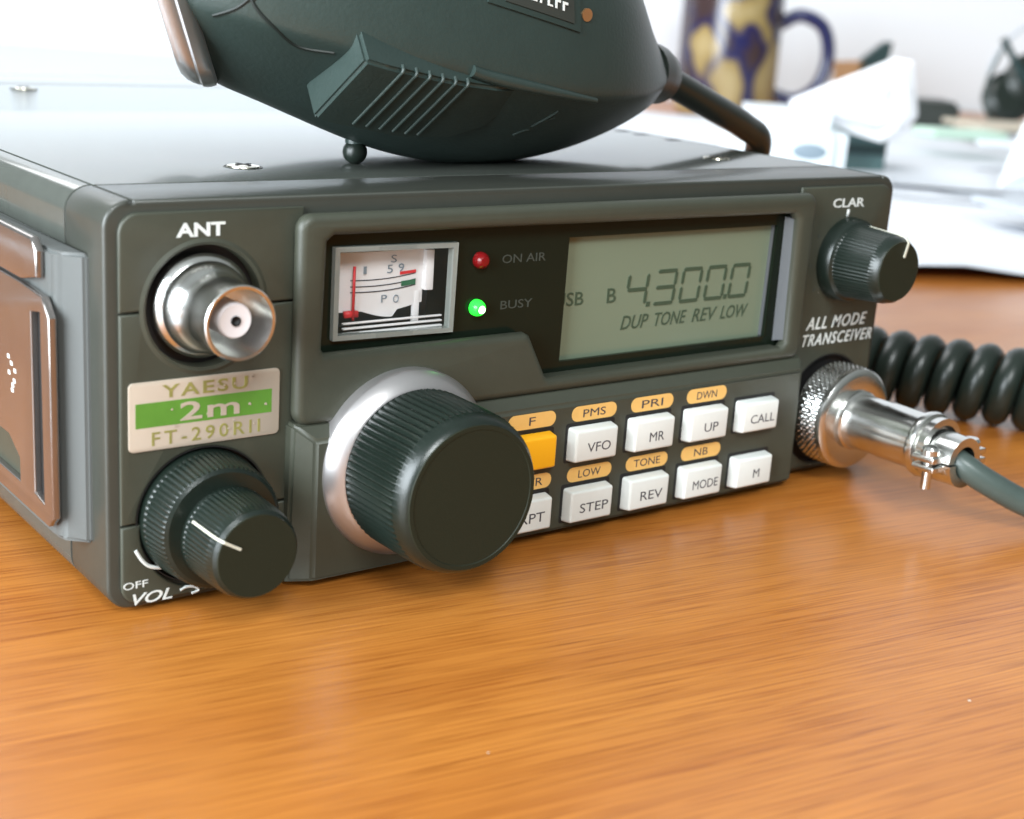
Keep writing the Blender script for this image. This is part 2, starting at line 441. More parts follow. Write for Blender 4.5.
# window
lc = (73.6, 119.6, 27.9, 47.5)
meter_hole = [(32.2, 48.2), (32.2, 35.2), (52.4, 34.7), (52.7, 47.9)]
win = fplate('display_window', [rounded(27.4, 125.0, 25.0, 52.0, .5), [(lc[0], lc[2]), (lc[1], lc[2]), (lc[1]+.3, lc[3]), (lc[0]+.2, lc[3])], meter_hole], 1.2, .5, M['black'], bevel=0)
# inner walls of the opening; right one coloured lighter for the light it catches
bm = bmesh.new()
q_ = [bm.verts.new(p) for p in ((121.75, .45, 27.0), (122.6, -2.0, 27.6), (122.15, -2.0, 48.7), (121.4, .45, 48.9), (123, .45, 27.0), (123, .45, 48.9))]
for f4 in ((0, 1, 2, 3), (0, 4, 1), (3, 2, 5), (1, 4, 5, 2), (0, 3, 5, 4)): bm.faces.new([q_[i] for i in f4])
from_bm(bm, 'window_wall', M['trim'], R)
fplate('window_wall', [[(70.2, 25.75), (121.3, 25.75), (121.3, 26.28), (70.0, 26.28)]], .45, -1.7, M['panel'])
# LCD
lcd = fplate('lcd_screen', [[(lc[0]-1.5, lc[2]-1), (lc[1]+1.5, lc[2]-1), (lc[1]+1.5, lc[3]+1), (lc[0]-1.5, lc[3]+1)]], 3.0, 1.9, M['lcd'])
fplate('screen_wall', [[(lc[1]-.1, lc[2]), (lc[1]+.5, lc[2]), (lc[1]+.8, lc[3]), (lc[1]+.2, lc[3])]], 1.88, 1.21, M['trim'])  # right wall of the screen recess, its brightness put into the grey
SEG = {'0': 'abcdef', '3': 'abcdg', '4': 'bcfg'}
def digit(ch, x, z, w, h, dot=False):
    bm = bmesh.new(); t = .62; g = .2; sh = .10
    def poly(pts):
        P2 = [(x + a + sh*b, z + b) for a, b in pts]
        prism_mesh(bm, P2, Vector((0, 0, 0)), Vector((1, 0, 0)), Vector((0, 0, 1)), Vector((0, 1, 0)), 1.80, 1.88)
    hh = h/2
    def hor(b0, up):   # horizontal bars with slanted ends
        poly([(g, b0+up*t/2), (g+t*.5, b0+t/2+up*0+t*.0), (w-g-t*.5, b0+t/2), (w-g, b0+up*t/2), (w-g-t*.5, b0-t/2), (g+t*.5, b0-t/2)])
    def ver(a0, b0, b1):
        poly([(a0, b0+g), (a0+t/2, b0+g+t*.5), (a0+t/2, b1-g-t*.5), (a0, b1-g), (a0-t/2, b1-g-t*.5), (a0-t/2, b0+g+t*.5)])
    s = SEG[ch]
    if 'a' in s: hor(h-t/2, 0)
    if 'g' in s: hor(hh, 0)
    if 'd' in s: hor(t/2, 0)
    if 'f' in s: ver(t/2, hh, h-t/2)
    if 'e' in s: ver(t/2, t/2, hh)
    if 'b' in s: ver(w-t/2, hh, h-t/2)
    if 'c' in s: ver(w-t/2, t/2, hh)
    if dot: poly([(w+.15, 0), (w+.95, 0), (w+.95, .8), (w+.15, .8)])
    return from_bm(bm, 'digit', M['seg'], lcd)
for i, (ch, dot) in enumerate((('4', True), ('3', False), ('0', False), ('0', True), ('0', False))):
    x0 = 87.3 + i*5.72 + (.5 if i else 0)
    digit(ch, x0, 35.0, 4.7, 6.0, dot)
def lt(s, x0, x1, z0, z1, bold=.02, shear=0.): return text('indicator_text', s, x0, x1, z0, z1, -1.88, M['seg'], lcd, bold, shear, th=.05)
lt('USB', 72.9, 78.7, 36.3, 38.5); lt('B', 83.6, 85.5, 36.2, 38.6)
for s, x0, x1 in (('DUP', 87.0, 93.0), ('TONE', 94.4, 101.6), ('REV', 102.9, 108.7), ('LOW', 109.6, 116.2)):
    lt(s, x0, x1, 31.5, 33.8, .02, .25)
# meter
meter = fplate('signal_meter', [[(32.25, 35.1), (52.4, 34.7), (52.6, 47.9), (32.25, 48.2)], [(33.0, 35.8), (51.7, 35.4), (51.8, 47.2), (33.0, 47.5)]], 1.1, -.3, M['meterframe'])
box('meter_back', (32.9, 6.4, 35.3), (52, 6.9, 48), M['greyblue'], meter)
def curved_scale():
    bm = bmesh.new(); n = 90; cols = []
    xs = [35.0 + (48.9-35.0)*i/n for i in range(n+1)]
    def low(x):
        u = (x-35)/13.9
        if u < .25: return 38.2
        if u < .62: return 38.2 - 1.1*math.sin((u-.25)/.37*PI*.5)
        if u < .68: return 37.1 + (u-.62)/.06*1.0
        return 38.1 + (u-.68)*2.2
    for x in xs:
        u = (x-42)/7; y = 2.6 + .5*u*u
        cols.append([bm.verts.new((x, y, low(x))), bm.verts.new((x, y, 46.7)), bm.verts.new((x, y+.4, 46.7)), bm.verts.new((x, y+.4, low(x)))])
    for A, B in zip(cols, cols[1:]):
        for k in range(4):
            l = (k+1) % 4; bm.faces.new((A[k], B[k], B[l], A[l]))
    bm.faces.new(cols[0]); bm.faces.new(cols[-1])
    return from_bm(bm, 'scale_plate', M['scale'], meter, angle=40)
curved_scale()
def arcstrip(name, x0, x1, z, sag, th, m, yoff=-.06):
    bm = bmesh.new(); n = 20; P = []
    for i in range(n+1):
        x = x0+(x1-x0)*i/n; u = (x-42)/7; y = 2.6+.5*u*u+yoff; zz = z - sag*(1-((x-(x0+x1)/2)/((x1-x0)/2))**2) + (x-x0)*.045
        P.append((bm.verts.new((x, y, zz)), bm.verts.new((x, y, zz+th))))
    for A, B in zip(P, P[1:]): bm.faces.new((A[0], B[0], B[1], A[1]))
    return from_bm(bm, name, m, meter)
arcstrip('scale_line', 36.6, 47.5, 42.65, .25, .16, M['ink'])
arcstrip('scale_line', 36.6, 47.5, 41.75, .25, .16, M['ink'], -.08)
arcstrip('scale_line', 36.6, 47.5, 40.95, .25, .16, M['ink'], -.10)
arcstrip('scale_band', 44.6, 47.5, 43.15, 0, .45, M['red'], -.12)
arcstrip('scale_band', 44.9, 47.5, 41.45, 0, .75, M['greenink'], -.12)
for s, x, z, h in (('S', 43.0, 45.0, 1.1), ('1', 38.5, 43.6, 1.1), ('5', 42.4, 43.5, 1.2), ('9', 44.3, 43.6, 1.2), ('P', 41.6, 39.3, 1.1), ('O', 43.6, 39.1, 1.2)):
    text('scale_lettering', s, x, x+(.95 if s != '1' else .5), z, z+h, -2.52, M['greyblue'], meter, th=.04)
box('needle', (36.55, 1.9, 37.2), (36.9, 2.15, 44.9), M['red'], meter)
box('needle_mount', (35.4, 2.0, 37.6), (37.6, 2.6, 38.5), M['red'], meter)
box('reflector', (48.9, 2.3, 40.6), (50.3, 3.6, 46.6), M['scale'], meter, .15)
box('reflector', (47.2, 2.9, 35.9), (48.4, 3.3, 40.6), M['scale'], meter, .1)
for i in range(3):
    box('louvre', (34.6, 1.0-.1*i, 36.9-.72*i), (51.2, 1.5, 37.15-.72*i), M['scale'], meter, .08)
# curved clear cover
def cover_glass():
    bm = bmesh.new(); cols = []
    n = 12
    for i in range(n+1):
        x = 32.3+(52.35-32.3)*i/n; u = (i/n-.5)*2; y = -.35-.5*(1-u*u)
        cols.append([bm.verts.new((x, y, 35.0)), bm.verts.new((x, y, 48.0)), bm.verts.new((x, y+.5, 48.0)), bm.verts.new((x, y+.5, 35.0))])
    for A, B in zip(cols, cols[1:]):
        for k in range(4):
            l = (k+1) % 4; bm.faces.new((A[k], B[k], B[l], A[l]))
    bm.faces.new(cols[0]); bm.faces.new(cols[-1])
    return from_bm(bm, 'meter_cover', M['glass'], meter, angle=40)
cover_glass()
# lamps
def led(z, m, core=None):
    o = lathe('indicator_lamp', [(1.25, -.45), (1.25, .1), (1.1, .6), (.7, 1.0), (0, 1.15)], 57.0 if z > 40 else 56.8, z, m, R, 32)
    if core: lathe('lamp_core', [(.62, 1.0), (.55, 1.16), (0, 1.2)], 56.9, z-.1, core, o, 24)
    return o
led(45.0, M['redled']); led(37.9, M['greenled'], M['greencore'])
text('window_lettering', 'ON AIR', 61.2, 69.4, 44.2, 45.5, -.5, M['dimprint'], R, th=.04)
text('window_lettering', 'BUSY', 61.4, 67.4, 37.2, 38.5, -.5, M['dimprint'], R, th=.04)
# front lettering
text('lettering', 'ANT', 9.3, 16.0, 50.6, 52.4, 0, M['white'], R, .06, .0)
text('lettering', 'CLAR', 132.9, 141.2, 50.1, 51.7, 0, M['white'], R, .025)
box('tick_mark', (136.9, -.06, 48.4), (137.6, .1, 49.7), M['white'], R)
for aa in (150, 185, 215, 330):
    lathe('tick_mark', [(.38, 0), (.38, .06), (0, .06)], 138+9.0*math.cos(math.radians(aa)), 40.7+9.0*math.sin(math.radians(aa)), M['dimprint'], R, 12)
text('lettering', 'ALL MODE', 129.8, 146.2, 28.1, 30.4, 0, M['white'], R, .024, .3, spacing=1.15)
text('lettering', 'TRANSCEIVER', 129.3, 148.2, 25.1, 27.3, 0, M['white'], R, .018, .3, spacing=1.2)
text('lettering', 'OFF', 1.9, 5.3, 3.9, 4.9, 0, M['white'], R)
text('lettering', 'VOL', 3.2, 8.8, 1.5, 3.1, 0, M['white'], R, .02, .3)
tube('printed_mark', [(9.9, -.02, 2.4), (10.9, -.02, 2.7), (12.0, -.02, 2.5), (12.6, -.02, 1.9), (11.6, -.02, 1.6)], .2, M['white'], R, 6, 4)
tube('printed_mark', [(3.6, -.02, 9.3), (4.6, -.02, 7.6), (5.8, -.02, 6.6), (7.9, -.02, 6.1)], .26, M['white'], R, 6, 4)
# name plate
lab = plate('name_plate', [rounded(2.7, 24.2, 22.9, 32.2, .7)], .0, .3, M['label'], R, .1, 1)
plate('colour_band', [[(3.6, 26.1), (23.0, 26.1), (23.0, 29.4), (3.6, 29.4)]], .3, .33, M['lettergreen'], lab)
text('lettering', 'YAESU', 7.2, 19.4, 29.85, 31.6, .3, M['labelgold'], lab, .035, spacing=1.2, th=.05)
text('lettering', '2m', 9.7, 18.2, 26.5, 29.0, .33, M['label'], lab, .03, th=.05, spacing=1.1)
text('lettering', 'FT-290RII', 5.8, 21.3, 23.5, 25.4, .3, M['labelgold'], lab, .02, spacing=1.35, th=.05)
random.seed(3)
for i in range(16):   # flakes worn through the foil
    x = random.uniform(4, 22.5); z = random.uniform(24, 31.5); w = random.uniform(.15, .6)
    plate('worn_fleck', [[(x, z), (x+w, z+random.uniform(-.2, .2)), (x+w*.8, z+.25), (x+.1, z+.3)]], .38, .41, M['label'], lab)

# ---- antenna socket
ant = lathe('antenna_socket', [(6.9, -1.5), (6.9, -.4), (6.5, .2), (6.1, .5), (5.9, 1.6), (5.3, 2.6), (4.75, 3.6), (4.6, 5.0), (4.6, 8.6), (4.85, 9.0), (4.85, 10.1), (4.7, 10.25), (4.35, 10.2), (4.3, 2.0), (0, 2.0)], *BN, M['chrome'], R, 96)
lathe('insulator', [(2.3, 2.0), (2.3, 8.4), (2.1, 8.7), (.65, 8.7), (.62, 6.0), (0, 6.0)], *BN, M['teflon'], ant, 48)
lathe('contact', [(.66, 8.93), (.66, 8.7), (.6, 8.7), (0, 8.0)], *BN, M['dark'], ant, 24)
# ---- main dial
dial = lathe('tuning_dial', [(11.3, 5.0), (11.5, 6.4), (11.6, 6.7), (11.55, 7.0), (11.45, 15.0), (11.45, 17.8), (11.45, 18.2), (11.2, 19.4), (10.7, 20.2), (10.2, 20.55), (0, 20.55)], *DI, M['knob'], R, 576,
             knurl={2: (72, .16, 0), 3: (72, .26, 0), 4: (72, .28, 0), 5: (72, .2, 0)}, angle=28)
lathe('dial_ring', [(13.9, 2.0), (13.9, 4.0), (13.75, 4.5), (11.9, 6.3), (11.6, 6.4), (11.2, 6.0)], *DI, M['silver'], dial, 128)
lathe('dial_face', [(10.35, 20.5), (10.3, 20.7), (9.7, 20.7), (9.6, 20.6), (0, 20.6)], *DI, M['knobface'], dial, 96)
# ---- squelch ring and volume knob
sq = lathe('squelch_ring', [(9.1, -1.0), (9.1, .5), (9.0, .9), (8.9, 1.1), (8.5, 5.2), (8.3, 5.7), (7.8, 6.0), (0, 6.0)], *SQ, M['knob'], R, 576, knurl={3: (72, .10, 0), 4: (72, .10, 0)})
vk = lathe('volume_knob', [(6.6, 5.8), (6.6, 6.6), (6.5, 6.8), (6.3, 12.6), (6.25, 12.8), (6.0, 14.0), (5.5, 14.5), (0, 14.5)], *VO, M['knob'], R, 480, knurl={2: (60, .07, 0), 3: (60, .07, 0)})
lathe('knob_face', [(5.6, 14.45), (5.55, 14.65), (0, 14.65)], *VO, M['knobface'], vk, 64)
def pointer(c, ang, rb_, hb, rf, hf, rin, w, parent):
    a = math.radians(ang); bm = bmesh.new()
    u = Vector((math.cos(a), 0, math.sin(a))); v = Vector((-math.sin(a), 0, math.cos(a))); o = Vector((c[0], 0, c[1]))
    prof = [(rb_, hb), (rf, hf-.9), (rf-.7, hf), (rin, hf)]
    for (r0, h0), (r1, h1) in zip(prof, prof[1:]):
        A = []
        for r_, h_ in ((r0, h0), (r1, h1)):
            for e in (-w/2, w/2):
                for k in (0, .22):
                    A.append(bm.verts.new(o + u*(r_+(k if h_ < hf-.01 else 0)-.04) + v*e + Vector((0, -(h_ + (k*.8 if h_ >= hf-.95 else 0)), 0))))
        bmesh.ops.convex_hull(bm, input=A)
    return from_bm(bm, 'pointer_line', M['pill2'], parent)
pointer(VO, 150, 6.5, 7.6, 6.3, 14.7, 2.9, .36, vk)
# ---- clarifier knob
cb = lathe('clarifier_knob', [(7.6, 0), (7.6, .4), (7.4, 1.9), (7.1, 2.5), (6.6, 2.8), (6.5, 3.0), (6.0, 10.2), (5.9, 10.4), (5.75, 11.3), (5.2, 12.0), (0, 12.0)], *CL, M['knob'], R, 480, knurl={5: (60, .07, 0), 6: (60, .07, 0)})
lathe('knob_face', [(5.25, 11.95), (5.2, 12.15), (0, 12.15)], *CL, M['knobface'], cb, 64)
pointer(CL, 74, 6.5, 3.2, 5.95, 12.2, 2.6, .42, cb)

# ---- keys
cols = [64.9, 77.3, 89.6, 101.9, 114.2]
names1 = ['F', 'VFO', 'MR', 'UP', 'CALL']; names2 = ['RPT', 'STEP', 'REV', 'MODE', 'M']
pills1 = ['F', 'PMS', 'PRI', 'DWN', None]; pills2 = ['RPTR', 'LOW', 'TONE', 'NB', None]
def key(cx, z0, s, m):
    w, h = 9.1, 5.7
    bm = bmesh.new()
    for (k, y) in ((0, -3.9), (1, -6.0)):
        pass
    b0 = [(cx-w/2, z0), (cx+w/2, z0), (cx+w/2, z0+h), (cx-w/2, z0+h)]
    t = .28
    b1 = [(cx-w/2+t, z0+t), (cx+w/2-t, z0+t), (cx+w/2-t, z0+h-t), (cx-w/2+t, z0+h-t)]
    A = [bm.verts.new((x, -3.5, z)) for x, z in b0]; B = [bm.verts.new((x, -6.0, z)) for x, z in b1]
    bm.faces.new(A); bm.faces.new(B)
    for i in range(4):
        j = (i+1) % 4; bm.faces.new((A[i], A[j], B[j], B[i]))
    bmesh.ops.bevel(bm, geom=[e for e in bm.edges if max(v.co.y for v in e.verts) < -3.6 or abs(e.verts[0].co.y-e.verts[1].co.y) > 1], offset=.42, segments=4, affect='EDGES', profile=.5)
    o = from_bm(bm, 'key', m, R, angle=60)
    # dark gap round the key
    fw = {1: 1.6, 2: 3.4, 3: 5.1, 4: 6.2}[len(s)]
    if s == 'F': return o
    text('key_lettering', s, cx-fw/2*.94+.45, cx+fw/2*.94+.45, z0+1.75, z0+3.3, 6.0, M['ink'], o, 0., th=.03)
    return o
for cx, s1, s2, p1, p2 in zip(cols, names1, names2, pills1, pills2):
    for s, z0, m, p, pz in ((s1, 12.8, M['yellow'] if s1 == 'F' else M['key'], p1, 19.1), (s2, 2.75, M['key'], p2, 9.05)):
        fplate('key_surround', [rounded(cx-5.0, cx+5.0, z0-.25, z0+6.25, .4, 3)], 3.99-8+0.0 if False else -3.95, -4.03, M['dark'])
        k = key(cx, z0, s, m)
        if s == 'F': k['label'] = 'yellow function key'
        if p:
            pl = fplate('key_legend', [rounded(cx-4.4+.4, cx+4.8+.4, pz+.1, pz+2.55, 1.2, 6)], -3.9, -4.04, M['pill'])
            fw = {1: 1.2, 2: 3.2, 3: 4.6, 4: 5.8}[len(p)]
            text('legend_lettering', p, cx+.6-fw/2, cx+.6+fw/2, pz+.65, pz+1.95, 4.04, M['ink'], pl, 0., th=.03)

# ---- side bracket and side plate (left side of the case)
def sideprism(name, pts, z0, z1, m, parent, bevel=.4):
    bm = bmesh.new()
    A = [bm.verts.new((x, y, z0)) for x, y in pts]; B = [bm.verts.new((x, y, z1)) for x, y in pts]
    bm.faces.new(A); bm.faces.new(B)
    for i in range(len(pts)):
        j = (i+1) % len(pts); bm.faces.new((A[i], A[j], B[j], B[i]))
    if bevel: bmesh.ops.bevel(bm, geom=bm.edges[:], offset=bevel, segments=3, affect='EDGES')
    return from_bm(bm, name, m, parent, angle=40)
brk = sideprism('side_bracket', [(.2, 5.4), (-.4, 5.5), (-2.7, 8.2), (-3.6, 9.6), (-3.6, 150), (.2, 150)], 9.0, 48.0, M['bracket'], R, .5)
def sp(name, loops, x_in, x_out, m, parent, bevel=.0):
    # local x = -Y, y = Z, z = -X
    lp = [[(-y, z) for y, z in l] for l in loops]
    return plate(name, lp, -x_in, -x_out, m, parent, bevel, 2, SIDE)
tab = [(7.2, 39.6), (7.2, 12.6), (9.0, 11.0), (20, 11.0), (150, 11.0), (150, 42.4), (17.5, 42.4), (9.6, 42.0)]
slot = [(10.4, 39.8), (10.4, 13.6), (14.0, 14.2), (14.0, 39.2)]
slot2 = [(19.8, 17.4), (19.8, 14.0), (60, 14.0), (60, 19.6), (24, 19.6)]
sp('side_plate', [tab, slot, slot2], -3.62, -4.7, M['plate'], R, .18)
sp('side_plate', [[(11.0, 47.6), (11.0, 44.2), (17.0, 42.9), (150, 42.9), (150, 49.2), (12.5, 49.2)]], -3.62, -4.9, M['plate'], R, .4)
sp('plate_slot', [[(9.9, 40), (9.9, 13.2), (14.3, 13.2), (14.3, 40)]], -3.55, -3.7, M['dark'], R)
sp('plate_slot', [[(19.2, 20.5), (19.2, 13.2), (61, 13.2), (61, 20.5)]], -3.55, -3.7, M['panel'], R)
random.seed(9)
for i in range(7):
    y = 21.5+random.uniform(-1.4, 1.4); z = 28.5 + (i-3)*.75
    sp('paint_fleck', [[(y, z), (y+.9, z-.1), (y+1.0, z+.5), (y+.2, z+.55)]], -4.7, -4.74, M['white'], R)
# ---- screws on the lid
def top_screw(x, y, r=2.6):
    o = lathe('screw', [(r+.35, -.02), (r+.25, .10), (r, .10), (r-.1, -.05)], x, y, M['darkblock'], cover, 40, origin=Matrix.Translation((0, 0, H)))
    lathe('screw_head', [(r-.1, .02), (r-.2, .25), (r*.5, .42), (0, .45)], x, y, M['chromedark'], o, 40, origin=Matrix.Translation((0, 0, H)))
    for a in (0.3, 0.3+PI/2):
        box('screw_slot', (x-r*.55, y-.25, H+.40), (x+r*.55, y+.25, H+.49), M['dark'], o, rot=Matrix.Rotation(a, 4, 'Z'))
for x, y in ((32, 27), (129, 26), (42, 152), (118, 152)): top_screw(x, y)
for y in (54, 64, 70):
    box('vent_slot', (142.2, y-.9, H-.2), (145.6, y+.9, H+.06), M['dark'], cover)
for x, y in ((14, 12), (136, 12), (14, 178), (136, 178)):
    lathe('foot', [(4, 0), (4, .9), (0, .9)], x, y+6, M['rubber'], R, 24, origin=Matrix.Identity(4))

# ------------------------------------------------------------------ microphone
mic = empty('hand_microphone', (75, 35, 56), 'dark green-grey hand microphone with chrome end trim lying on top of the radio', 'microphone')
# stations: x, belly z, crease z, crease y, belly half-depth start, top z, far y, x-shift per mm height
ST = [  # x,   zb,   zc,   yc, yb0, yb1, zt,   yf,  lean
    (24.0, 67.6, 78.9, 20.0, 29, 52, 99, 66, -.34),
    (28.5, 65.2, 78.2, 14.5, 28, 54, 101, 70, -.28),
    (37.0, 61.6, 76.0, 9.5, 28, 56, 102, 72, -.18),
    (50.0, 57.8, 73.0, 6.6, 28, 58, 102, 73, -.08),
    (64.0, 56.1, 70.6, 6.0, 28, 58, 100, 73, 0),
    (78.0, 55.7, 68.9, 6.8, 29, 58, 97, 72, 0),
    (90.0, 56.9, 68.2, 9.5, 30, 57, 93, 70, 0),
    (101.5, 59.6, 68.6, 14.0, 31, 55, 93, 66, -.12),
    (111.5, 63.0, 69.6, 20.0, 32, 50, 92, 59, -.32),
    (118.5, 66.3, 70.4, 26.5, 33, 45, 89, 50, -.50)]
def station(s):
    x, zb, zc, yc, y0, y1, zt, yf, lean = s
    hgt = zt-zc
    zb = zb - 2.6 - 1.7*max(0, 1-abs(x-70)/38)
    yk = .50*max(0, 1-(x-21.5)/50)
    y_ref = yc
    pts = [(y0, zb), (y0+(yc-y0)*.45, zb+(zc-zb)*.42), (yc+.6, zc-1.6), (yc, zc), (yc+.5, zc+hgt*.25), (yc+2.0, zc+hgt*.62), (yc+6, zc+hgt*.93), (yc+(yf-yc)*.3, zt),
           (yc+(yf-yc)*.7, zt), (yf-5, zc+hgt*.85), (yf, zc+hgt*.4), (yf, zc), (yf-5, zb+(zc-zb)*.4+11), (y1, zb+(y1-y0)*.42)]
    pts[11] = (yf, zc+9); pts[10] = (yf, zc+hgt*.55)
    return [Vector((x + lean*(z-zb) + yk*(y-y_ref), y, z)) for y, z in pts]
bm = bmesh.new(); rings = []
for s in ST: rings.append([bm.verts.new(p) for p in station(s)])
for A, B in zip(rings, rings[1:]):
    n = len(A)
    for i in range(n):
        j = (i+1) % n; bm.faces.new((A[i], A[j], B[j], B[i]))
for ring, sgn in ((rings[0], -1), (rings[-1], 1)):
    c = sum((v.co for v in ring), Vector())/len(ring)
    inn = [bm.verts.new(v.co.lerp(c, .12) + Vector((sgn*1.4, 0, 0))) for v in ring]
    inn2 = [bm.verts.new(v.co.lerp(c, .5) + Vector((sgn*1.9, 0, 0))) for v in ring]
    n = len(ring)
    for P_, Q_ in ((ring, inn), (inn, inn2)):
        for i in range(n):
            j = (i+1) % n; bm.faces.new((P_[i], P_[j], Q_[j], Q_[i]))
    bm.faces.new(inn2)
bmesh.ops.recalc_face_normals(bm, faces=bm.faces)
me = bpy.data.meshes.new('tmp'); bm.to_mesh(me); bm.free()
ob = bpy.data.objects.new('tmp', me); C.objects.link(ob)
md = ob.modifiers.new('s', 'SUBSURF'); md.levels = 3; md.render_levels = 3
dg = bpy.context.evaluated_depsgraph_get(); dg.update()
me2 = bpy.data.meshes.new_from_object(ob.evaluated_get(dg)); bpy.data.objects.remove(ob)
body = link(me2, 'housing', M['mic'], mic, True)
from mathutils.bvhtree import BVHTree
bmb = bmesh.new(); bmb.from_mesh(body.data)
off = worldloc(mic)
for v in bmb.verts: v.co = (v.co + off)/S
bvh = BVHTree.FromBMesh(bmb)
def onbody(x, z, lift=0.):
    """point of the near side of the housing at x,z"""
    h = bvh.ray_cast(Vector((x, -60, z)), Vector((0, 1, 0)))
    if h[0] is None: return None
    return h[0] + (h[1] if h[1].y < 0 else -h[1])*lift
# chrome end trim: slab following the end section
def endtrim():
    bm = bmesh.new()
    base = station((24.0, 67.9, 78.9, 19.6, 28.5, 53, 99.6, 66.6, -.34))
    tp = [(30, 66.9), (23.5, 67.0), (20.8, 68.4), (19.9, 71.5), (19.7, 79), (19.9, 88), (22, 95), (30, 99), (50, 99), (60, 95), (64, 86), (63, 78), (55, 73), (44, 70)]
    base = [Vector((24.0 - .34*(z-67.5) + .475*(y-20), y, z)) for y, z in tp]
    c = sum(base, Vector())/len(base)
    n = 6
    loop = []
    m_ = len(base)
    for i in range(m_):
        P0, P1, P2, P3 = base[(i-1) % m_], base[i], base[(i+1) % m_], base[(i+2) % m_]
        for k in range(n):
            t = k/n; loop.append(.5*((2*P1)+(P2-P0)*t+(2*P0-5*P1+4*P2-P3)*t*t+(3*P1-P0-3*P2+P3)*t**3))
    prof = [(.6, .90), (.2, .955), (-.8, .985), (-1.9, 1.0), (-2.3, .985), (-2.6, .99), (-3.6, .985), (-4.4, .965), (-5.0, .93), (-5.2, .88)]
    rs = [[bm.verts.new(c + (p-c)*f + Vector((dx, 0, -dx*.2))) for p in loop] for dx, f in prof]
    for A, B in zip(rs, rs[1:]):
        for i in range(len(A)):
            j = (i+1) % len(A); bm.faces.new((A[i], A[j], B[j], B[i]))
    bm.faces.new(rs[0]); bm.faces.new(rs[-1])
    return from_bm(bm, 'end_trim', M['trimmetal'], mic, angle=30)
endtrim()
# push-to-talk bar on the undercut side
O = Vector((39.4, 7.4, 74.6)); Lx = (Vector((60.0, 7.4, 70.2))-O).normalized()
D = Vector((-3.0, 10.0, -9.4)); D = (D - Lx*D.dot(Lx)*.0).normalized()
Nn = Lx.cross(D).normalized()
if Nn.y > 0: Nn = -Nn
def pt(l, d, n): return O + Lx*l + D*d + Nn*n
def ptt():
    bm = bmesh.new()
    secs = [(0, 12.6, -3, 3.3), (3.6, 12.8, -3, 3.4), (15, 13.0, -3, 2.6), (24, 12.0, -4, 1.2), (30, 9.0, -5, -.6)]
    rs = []
    for l, w, lo, hi in secs:
        rs.append([bm.verts.new(pt(l, -.6, lo)), bm.verts.new(pt(l, -.6, hi)), bm.verts.new(pt(l, w, hi)), bm.verts.new(pt(l, w, lo))])
    for A, B in zip(rs, rs[1:]):
        for i in range(4):
            j = (i+1) % 4; bm.faces.new((A[i], A[j], B[j], B[i]))
    bm.faces.new(rs[0]); bm.faces.new(rs[-1])
    bmesh.ops.bevel(bm, geom=[e for e in bm.edges], offset=.5, segments=3, affect='EDGES')
    return from_bm(bm, 'talk_button', M['mic'], mic, angle=40)
pb = ptt()
for i in range(6):
    l = 6.2 + i*2.35; hi = 3.4 - (l-3.6)/11.4*.8 if l < 15 else 2.6-(l-15)/9*1.4
    tube('grip_rib', [pt(l, -.75, hi-.9), pt(l, -.5, hi+.02), pt(l, .4, hi+.06), pt(l, 5, hi+.06), pt(l, 11.6, hi+.02)], .30, M['mic'], pb, 8, 4)
# ridge running on from the bar, on the crease
rp = []
for i in range(15):
    x = 58 + i*1.85; z = 71.6 - 4.2*(i/14)**.8
    p = onbody(x, z, .1)
    if p: rp.append(p)
tube('side_ridge', rp, [.9, 1.0, .9, .7, .5], M['mic'], mic, 10, 2)
# shell seam and small joint marks
def seam(pts, r, name='shell_seam'):
    q = catmull([(x, 0, z) for x, z in pts], 5)
    p = [onbody(v.x, v.z, -.03) for v in q]; p = [a for a in p if a]
    if len(p) > 3: tube(name, p, r, M['micdark'], mic, 6, 0)
seam([(25.6, 81.5), (26.8, 78.6), (29.5, 76.0), (33.0, 73.8), (37.5, 73.2)], .28)
seam([(26.0, 79.8), (24.6, 78.4), (22.6, 77.2)], .26)
seam([(26.3, 79.6), (27.2, 80.8), (27.6, 82.6)], .26)
# strain relief, hang stud, name label, brass insert
tube('strain_relief', [(113, 31.5, 70.6), (117, 33.3, 70.2), (120, 34.8, 69.4), (122, 35.9, 68.8)], [5.6, 5.4, 5.0, 3.9], M['rubber'], mic, 24)
bmk = None
def sphere(name, c, r, m, parent, sc=(1, 1, 1)):
    bm = bmesh.new(); bmesh.ops.create_uvsphere(bm, u_segments=32, v_segments=20, radius=r)
    for v in bm.verts: v.co = Vector((v.co.x*sc[0], v.co.y*sc[1], v.co.z*sc[2])) + Vector(c)
    return from_bm(bm, name, m, parent, smooth=True)
st = tube('hang_stud', [(52.0, 28.5, 61.0), (52.0, 28.5, 58.6)], 1.6, M['mic'], mic, 20, 2)
sphere('stud_ball', (52.0, 28.5, 57.25), 1.95, M['rubber'], st, (1, 1, 1))
# label on the upper near side
def skinpatch(name, x0, x1, zf, hgt, lift, m, skew=0.):
    bm = bmesh.new(); n = 12; k = 5; G = []
    for i in range(n+1):
        row = []
        for j in range(k+1):
            x = x0+(x1-x0)*i/n + skew*j/k; z = zf(x0+(x1-x0)*i/n)+hgt*j/k
            p = onbody(x, z, lift) or Vector((x, 12, z)); row.append(bm.verts.new(p))
        G.append(row)
    for i in range(n):
        for j in range(k): bm.faces.new((G[i][j], G[i+1][j], G[i+1][j+1], G[i][j+1]))
    r = bmesh.ops.extrude_face_region(bm, geom=bm.faces[:])
    for v in r['geom']:
        if isinstance(v, bmesh.types.BMVert): v.co.y += .8
    return from_bm(bm, name, m, mic, angle=40)
lf = lambda x: 81.9 - (x-62)*.20
skinpatch('label_rim', 60.5, 78.8, lambda x: lf(x)-.9, 7.5, .35, M['mic'])
